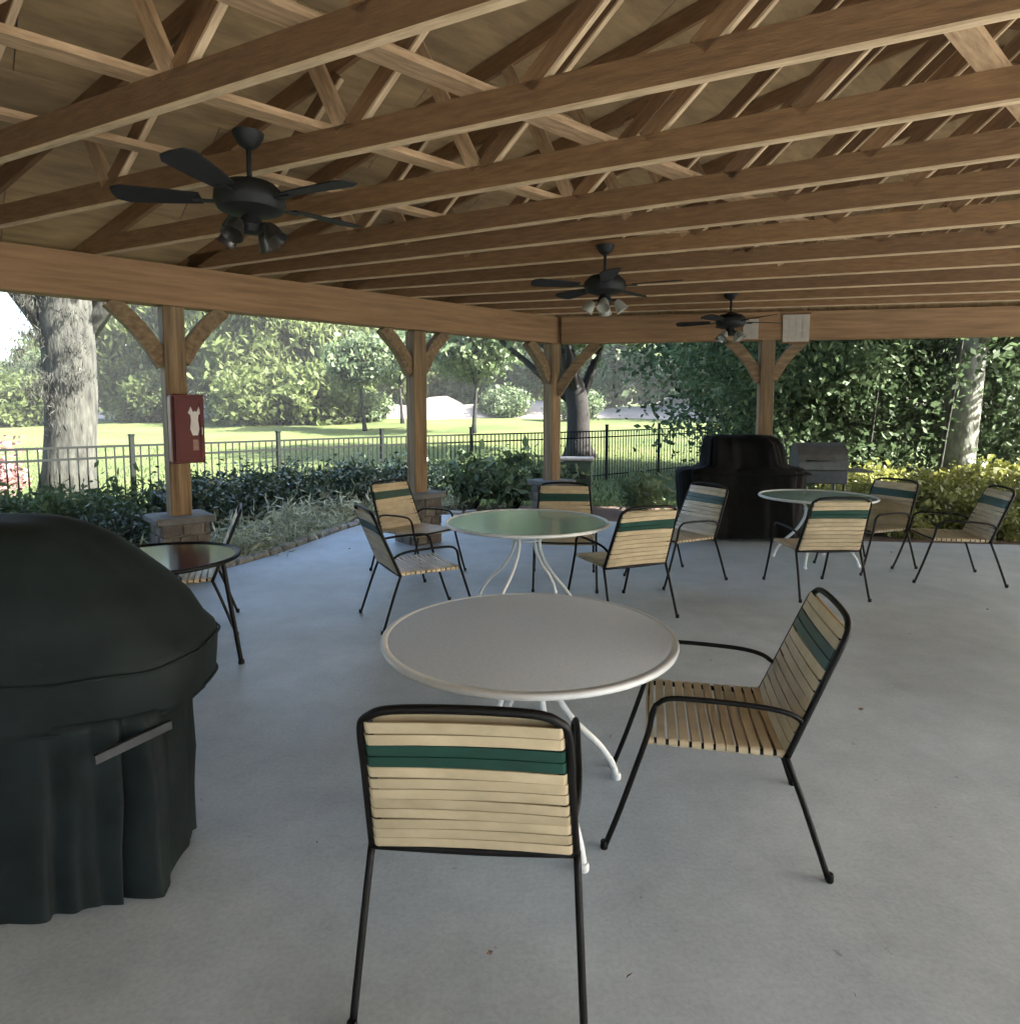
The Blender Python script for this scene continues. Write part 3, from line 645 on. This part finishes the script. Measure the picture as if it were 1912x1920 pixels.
def trunk_me(name, h, r0, r1, lean, m, limbs, seed, seg=10, flare=1.5):
    rr = random.Random(seed); bm = bmesh.new(); n_ = 9
    path = [Vector((lean[0]*t+.05*r0*10*math.sin(t*5+seed)*t, lean[1]*t+.04*math.cos(t*4)*t, h*t)) for t in [i/(n_-1) for i in range(n_)]]
    rad = [r0*(1-t)+r1*t + (r0*(flare-1)*max(0, 1-t*7) ) for t in [i/(n_-1) for i in range(n_)]]
    tube_bm(bm, path, rad, seg)
    for c in limbs:
        i = rr.randrange(n_//2, n_-1); a = path[i]; b = Vector(c); mid = a.lerp(b, .5)+Vector((0,0,rr.uniform(-.1,.25)*h*.1))
        tube_bm(bm, [a, mid, b], [rad[i]*.5, rad[i]*.3, rad[i]*.1], 6)
    me = from_bm(bm, name, True); me.materials.append(m); return me
# leafy tree kinds: crown and trunk meshes shared between copies
def kind(seed, m, bark, H, rx, rz_, zc, n_c, per, sig, size, aspect=1.8, droop=0, tr=.16, shell=.45):
    p, c = clumps(n_c, per, rx, rx, rz_, sig, seed, zc, shell)
    p = p[p[:,2] > .05]
    return (leaves('crown', p, size, m, aspect, seed, droop), trunk_me('trunk', zc+rz_*.4, tr, tr*.35, (.1*seed%1-.4, .2), bark, [tuple(q) for q in c[:14]], seed))
K = dict(
 feather=kind(3, M['l_light'], M['darkbark'], 12, 4.2, 5.6, 6.2, 210, 90, .62, .17, 3.4, 1.2),
 feather2=kind(4, M['l_light'], M['palebark'], 10, 3.6, 4.6, 5.4, 170, 90, .55, .17, 3.0, .9),
 mid=kind(5, M['l_mid'], M['darkbark'], 10, 4.0, 4.6, 5.6, 220, 90, .55, .17, 1.8),
 teal=kind(6, M['l_teal'], M['darkbark'], 10, 3.8, 4.4, 5.8, 210, 90, .5, .17, 1.8),
 bush=kind(7, M['l_mid'], M['darkbark'], 3, 2.0, 1.3, 1.2, 90, 60, .3, .15, 1.8),
 lbush=kind(8, M['l_light'], M['darkbark'], 3, 2.2, 1.5, 1.3, 90, 60, .32, .16, 2.0),
 small=kind(9, M['l_mid'], M['darkbark'], 5, 2.6, 1.4, 4.6, 90, 60, .38, .20, 1.8, tr=.12),
 dark=kind(10, M['l_dark'], M['darkbark'], 7, 2.3, 3.0, 3.3, 220, 110, .34, .062, 1.9, tr=.10, shell=.3),
)
used = set()
def tree(k, x, y, s, rz, label, cat='tree', group=None, sz=None, name='leafy_tree', z=None):
    t = thing(name, label, cat, (x, y, (hz(x, y)-.05) if z is None else z), R(rz), group); t.scale = (s, s, sz or s)
    link('crown', K[k][0], None, t); link('trunk', K[k][1], None, t); return t
FW = 'trees beyond the lawn'
row = [
 ('feather',-41,58,.62,'pale feathery tree at the far left edge of the woods, behind the big oak'),
 ('mid',-36,52,.55,'low green tree left of the big oak trunk, below the open sky'),
 ('feather',-27,46,1.0,'pale feathery tree between the big oak and the left post'),
 ('feather2',-22,50,1.15,'pale feathery tree just left of the left post'),
 ('feather',-17.5,45,1.05,'pale feathery tree seen just right of the left post'),
 ('feather2',-12.5,47,1.15,'pale feathery tree above the low yellow green bushes'),
 ('feather',-8.8,60,1.1,'pale feathery tree left of the second post'),
 ('mid',-5.2,62,1.1,'green tree directly behind the second post'),
 ('mid',-.5,60,1.0,'green tree behind the small lawn tree'),
 ('feather2',3.0,64,1.2,'pale tree seen just left of the corner post'),
 ('teal',7.5,56,1.0,'blue green tree seen just right of the corner post'),
 ('teal',12.5,54,1.05,'blue green tree over the middle of the pale bank'),
 ('mid',17.0,53,1.05,'green tree over the right end of the pale bank'),
 ('teal',21.5,46,1.0,'blue green tree seen left of the far post'),
 ('mid',25,44,1.1,'green tree directly behind the far post'),
 ('teal',30,46,1.1,'blue green tree behind the dark thicket'),
 ('mid',36,47,1.1,'green tree at the far right behind the pale leaning trunk'),
 ('mid',-47,62,.55,'distant green tree at the left edge of the view')]
for k, x, y, s, lb in row: tree(k, x, y, s, rnd.uniform(0, 360), lb, group=FW)
back = 'tall tree of the rear row closing the woods, '
# far-off wood that reads as one mass
pts = []
g_ = np.random.default_rng(44)
for i in range(46):
    a = -46+i*2.4 if i < 46 else 0
    if a < -50: continue
    h_ = 7+3*math.sin(i*1.3) + (0 if a > -40 else -4.5)
    p, _ = clumps(42, 26, 3.2, 2.5, h_*.6, .8, 100+i, h_*.62); p[:,0] += a; p[:,1] += 76+3*math.sin(i*2.1); p[:,2] += 2; pts.append(p)
tag(link('far_woods', leaves('far_woods', np.concatenate(pts), .6, M['l_mid'], 1.6, 3)), kind='stuff')
pts = []
for i, (x, y, s_) in enumerate([(-17,9,.9),(-18,1,1),(-15,-9,1),(-7,-17,1.05),(1,-19,1.1),(9,-18,1.05),(16,-14,1)]):  # added unseen trees, block low sky so truss faces stay darker
    p, _ = clumps(120, 60, 4.2, 4.6, 5.4, .6, 300+i); p[:,0] += x; p[:,1] += y; pts.append(p)
tag(link('sky_blocker_trees', leaves('sky_blocker_trees', np.concatenate(pts), .3, M['l_mid'], 1.6, 13)), kind='stuff')
# bushes along the foot of the woods
for k, x, y, s, lb in [('lbush',-24,44,1.2,'low pale bush left of the left post, beside the pink bank'),('lbush',-16,41,1.3,'yellow green bush on the lawn just right of the cabinet'),('lbush',-12.7,42,1.35,'yellow green bush in the middle of the left lawn'),
    ('bush',-9.9,44,.9,'green bush left of the second post at the foot of the bank'),('bush',-.6,52,1.0,'green bush in front of the middle of the bank'),('bush',4.5,46,.9,'green bush beside the dark tree trunk'),
    ('bush',17.5,44,1.2,'green bush at the right end of the pale bank'),('lbush',-30,40,1.1,'pale bush behind the big oak trunk'),('bush',21,40,1.2,'green bush left of the far post')]:
    tree(k, x, y, s, rnd.uniform(0, 360), lb, 'bush', 'bushes at the foot of the woods', name='bush')
tree('small', -1.9, 34, .95, 30, 'small tree with thin trunk on the lawn between the second and corner posts', group=None)
tree('small', -8.0, 36, .85, 200, 'small dark tree on the lawn left of the second post')
tree('small', -6.9, 42, .95, 120, 'slender tree beside the small dark tree left of the second post')
# dark trunk tree right of the corner post
def custom_tree(name, x, y, label, h, r0, r1, lean, bark, cm, crown, seed, size=.2, flare=1.6, cat='tree', z=None):
    t = thing(name, label, cat, (x, y, (hz(x, y)-.05) if z is None else z))
    rx, rz_, zc, n_c, per, sig = crown; p, c = clumps(n_c, per, rx, rx, rz_, sig, seed, zc, .4); p[:,0] += lean[0]; p[:,1] += lean[1]
    limbs = [(q[0]+lean[0], q[1]+lean[1], q[2]) for q in c[:10]]
    link('trunk', trunk_me('trunk', h, r0, r1, lean, bark, limbs, seed, 14, flare), None, t)
    link('crown', leaves('crown', p, size, cm, 1.8, seed), None, t); return t
custom_tree('oak_tree', 2.4, 22.5, 'tree with thick black trunk on the lawn just right of the corner post', 3.6, .42, .34, (-.3,.2), M['darkbark'], M['l_mid'], (4.2,1.9,5.6,130,60,.5), 31, .2)
custom_tree('oak_tree', -8.15, 11.9, 'big oak with wide mossy grey trunk behind the fence at the left', 5.6, .40, .46, (.25,.2), M['bark'], M['l_mid'], (3.6,1.8,7.6,110,60,.45), 32, .17, 1.35)
custom_tree('oak_tree', 8.15, 12.0, 'tree with pale grey leaning trunk rising from the yellow plants at the right', 5.6, .30, .26, (.7,.3), M['palebark'], M['l_dark'], (3.2,1.4,6.2,100,60,.4), 33, .14, 1.3)
# low hanging moss and twigs on the oak
p, _ = clumps(40, 90, .62, .4, 1.7, .11, 77, 0); p[:,0] += -8.0; p[:,1] += 11.5; p[:,2] += 3.0
tag(link('hanging_moss', leaves('hanging_moss', p, .013, M['bark'], 9, 5, 2.5)), 'grey moss hanging round the trunk of the big oak', 'moss', kind='stuff')
# thicket on the right
TH = 'dark thicket trees on the right'
for i, (x, y, s, lb) in enumerate([(5.6,12.6,1.0,'dark leafy thicket tree just right of the far post'),(7.0,14.2,1.15,'dark thicket tree left of the pale leaning trunk'),(9.7,13.8,1.15,'dark thicket tree behind the pale leaning trunk'),(11.8,14.0,1.2,'dark thicket tree at the right edge of the view'),(6.6,16.8,1.4,'taller dark thicket tree in the rear, right of the far post'),(9.5,17.5,1.45,'taller dark thicket tree in the rear behind the pale trunk'),(13.5,17.2,1.4,'taller dark thicket tree in the rear at the right edge')]):
    tree('dark', x, y, s, i*77, lb, 'tree', TH, name='thicket_tree', z=-.3)
for i, (x, y, lx) in enumerate([(6.35,11.6,.3),(7.1,12.2,-.25),(7.55,11.5,.45),(9.6,12.0,-.3)]):
    o = link('sapling', trunk_me('sapling', 3.6, .03, .016, (lx,.1), M['bark'], [(lx+.5,.1,3.3),(lx-.5,.2,3.5),(lx*.5+.4,.1,2.6)], 60+i, 6, 1.2), None, loc=(x, y, -.08))
    tag(o, ['thin bare sapling stem nearest the far post','thin sapling stem in the middle of the thicket','thin sapling leaning towards the pale trunk','thin sapling leaning left, right of the pale trunk','short thin sapling at the front of the thicket','thin sapling close beside the pale trunk on its right'][i], 'sapling', 'saplings in the thicket')
# shrub kinds
def shrub(name, seed, m, rx, rz_, n_c, per, sig, size, aspect, droop=0):
    p, c = clumps(n_c, per, rx, rx*.8, rz_, sig, seed, rz_*.95, .3); p = p[p[:,2] > .02]
    f = leaves('foliage', p, size, m, aspect, seed, droop)
    bm = bmesh.new()
    for q in c[::max(1, len(c)//9)]: tube_bm(bm, [(0,0,0),(q[0]*.4,q[1]*.4,q[2]*.6),tuple(q)], [.014,.01,.005], 5)
    s = from_bm(bm, 'stems', True); s.materials.append(M['darkbark']); return f, s
SK = dict(hedge=shrub('h', 41, M['l_hedge'], .75, .48, 70, 80, .12, .036, 2.4), hedge2=shrub('h', 42, M['l_dark'], .8, .46, 70, 80, .12, .036, 2.4), yellow=shrub('y', 43, M['l_yellow'], .75, .30, 70, 70, .12, .045, 2.0),
          leggy=shrub('l', 44, M['l_mid'], .6, .5, 30, 20, .13, .08, 2.2), pale=shrub('p', 45, M['l_pale'], .42, .17, 40, 26, .10, .020, 7.0), pink=shrub('k', 46, M['blossom'], .8, .7, 50, 34, .13, .07, 1.2))
def put_shrub(k, x, y, s, label, cat='shrub', group=None, sz=None, name='shrub', z=-.05):
    t = thing(name, label, cat, (x, y, z), rnd.uniform(0, 6.28), group); t.scale = (s, s, sz or s); link('foliage', SK[k][0], None, t); link('stems', SK[k][1], None, t)
HG = 'shrubs in the bed along the fence'
for k, x, y, s, lb in [('hedge2',-6.6,5.6,1.0,'bright green topped shrub behind the grill at the left edge'),('hedge2',-5.7,6.5,1.0,'green shrub above the left grill cover'),('hedge2',-4.75,7.2,1.0,'green shrub left of the left post'),('hedge',-4.0,8.0,.95,'dark shrub directly behind the left post'),
    ('hedge',-3.75,9.0,.95,'dark shrub just right of the left post'),('hedge',-3.2,9.9,.95,'dark shrub in front of the fence under the cabinet'),('hedge',-2.6,10.7,.95,'dark shrub midway between the left post and the second post'),('hedge',-1.85,11.4,.95,'dark shrub just left of the second post'),
    ('hedge',-5.0,6.0,.72,'low dark shrub at the slab edge left of the left post'),('hedge',-4.1,6.75,.7,'low dark shrub touching the left post pedestal')]:
    put_shrub(k, x, y, s, lb, group=HG)
for x, y, s, lb in [(-.6,11.2,1.0,'leggy green shrub with dark stems just right of the second post'),(.1,11.0,1.05,'leggy green shrub behind the glass table'),(.75,10.9,.8,'leggy green shrub left of the corner post'),(2.2,10.6,.7,'low leggy shrub between the corner post and black grill')]:
    put_shrub('leggy', x, y, s, lb, group='leggy shrubs behind the glass table')
i = 0
PLW = ['nearest the left post','second from the left post','third from the left post','under the fence bend','at the widest part of the bed','near the curve of the edging','near the second post','closest to the second post','beside the pedestal','front row near the edging']
for i, (x, y, s) in enumerate([(-3.35,7.35,1.0),(-3.05,8.0,1.1),(-3.1,8.9,1.1),(-2.75,8.7,1.0),(-2.8,9.6,1.1),(-2.5,9.95,1.0),(-2.1,10.5,1.0),(-1.3,10.75,.9),(-3.75,6.55,.9),(-2.95,7.5,.8)]):
    put_shrub('pale', x, y, s, 'pale variegated tuft in the curved bed, '+PLW[i], 'plant', 'pale variegated plants in the curved bed', name='variegated_plant')
YW = ['at its left end','second from the left','behind the lone chair','in front of the saplings','left of the pale trunk','at the foot of the pale trunk','right of the pale trunk','near the right edge','at the right edge','front row, left','front row, middle','front row, right','rear row, left','rear row, right']
for i, (x, y, s) in enumerate([(4.75,9.3,.85),(5.35,9.6,.95),(5.9,9.1,.95),(6.35,9.9,1.1),(6.9,9.3,1.05),(7.3,10.2,1.15),(7.8,9.3,1.15),(8.4,9.9,1.2),(9.1,9.2,1.25),(5.3,8.7,.6),(6.4,8.6,.75),(7.6,8.5,.85),(6.2,10.8,1.15),(8.3,10.8,1.25)]):
    put_shrub('yellow', x, y, s, 'yellow green bushy plant in the right bed, '+YW[i], 'plant', 'yellow green plants in the right bed', name='yellow_plant', sz=s*1.0)
put_shrub('pink', -8.5, 10.4, .95, 'pink flowering bush beyond the fence at the far left edge', 'bush', name='flowering_bush')
pl_ = [(.34,1.72),(.95,1.66),(-.72,2.3),(-.06,1.8),(.5,3.1),(1.9,3.4),(2.4,2.2),(-.9,3.2),(1.3,4.1),(-1.6,5.6),(-2.3,6.6),(-1.9,7.6),(2.9,4.6),(4.4,7.4),(5.3,7.3),(-1.2,8.4),(3.9,5.2)]
tag(link('fallen_leaves', leaves('fallen_leaves', [(x, y, .006) for x, y in pl_], .013, M['mulch'], 1.7, 8, 0, .5, .97)), 'small dry leaves scattered on the concrete', 'leaf litter', kind='stuff')
# grass tufts on the nearer lawn
g_ = np.random.default_rng(5); n_ = 26000; yy = 11.5+g_.random(n_)**1.6*16; xx = (g_.random(n_)*1.7-.95)*yy
ok = np.ones(n_, bool)
for i in range(n_): 
    if yy[i] < 11.5+0: ok[i] = False
z_ = np.array([hz(a, b) for a, b in zip(xx, yy)])+.03
tag(link('grass', leaves('grass', np.stack([xx, yy, z_], 1)[ok], .022, M['l_light'], 5, 6, -2.5)), 'short bright green grass beyond the fence', 'grass', kind='stuff')

# ---------------------------------------------------------------- haze
me = box_me('haze', 150, 120, 26, 0, (0, 46, 11.5)); hm = bpy.data.materials.new('haze'); hm.use_nodes = True; hn = hm.node_tree; hn.nodes.remove(hn.nodes['Principled BSDF'])
pv = hn.nodes.new('ShaderNodeVolumePrincipled'); pv.inputs['Density'].default_value = .0007; pv.inputs['Color'].default_value = (.9,.93,.95,1); hn.links.new(pv.outputs[0], hn.nodes['Material Output'].inputs['Volume'])
tag(link('haze', me, hm), kind='stuff')
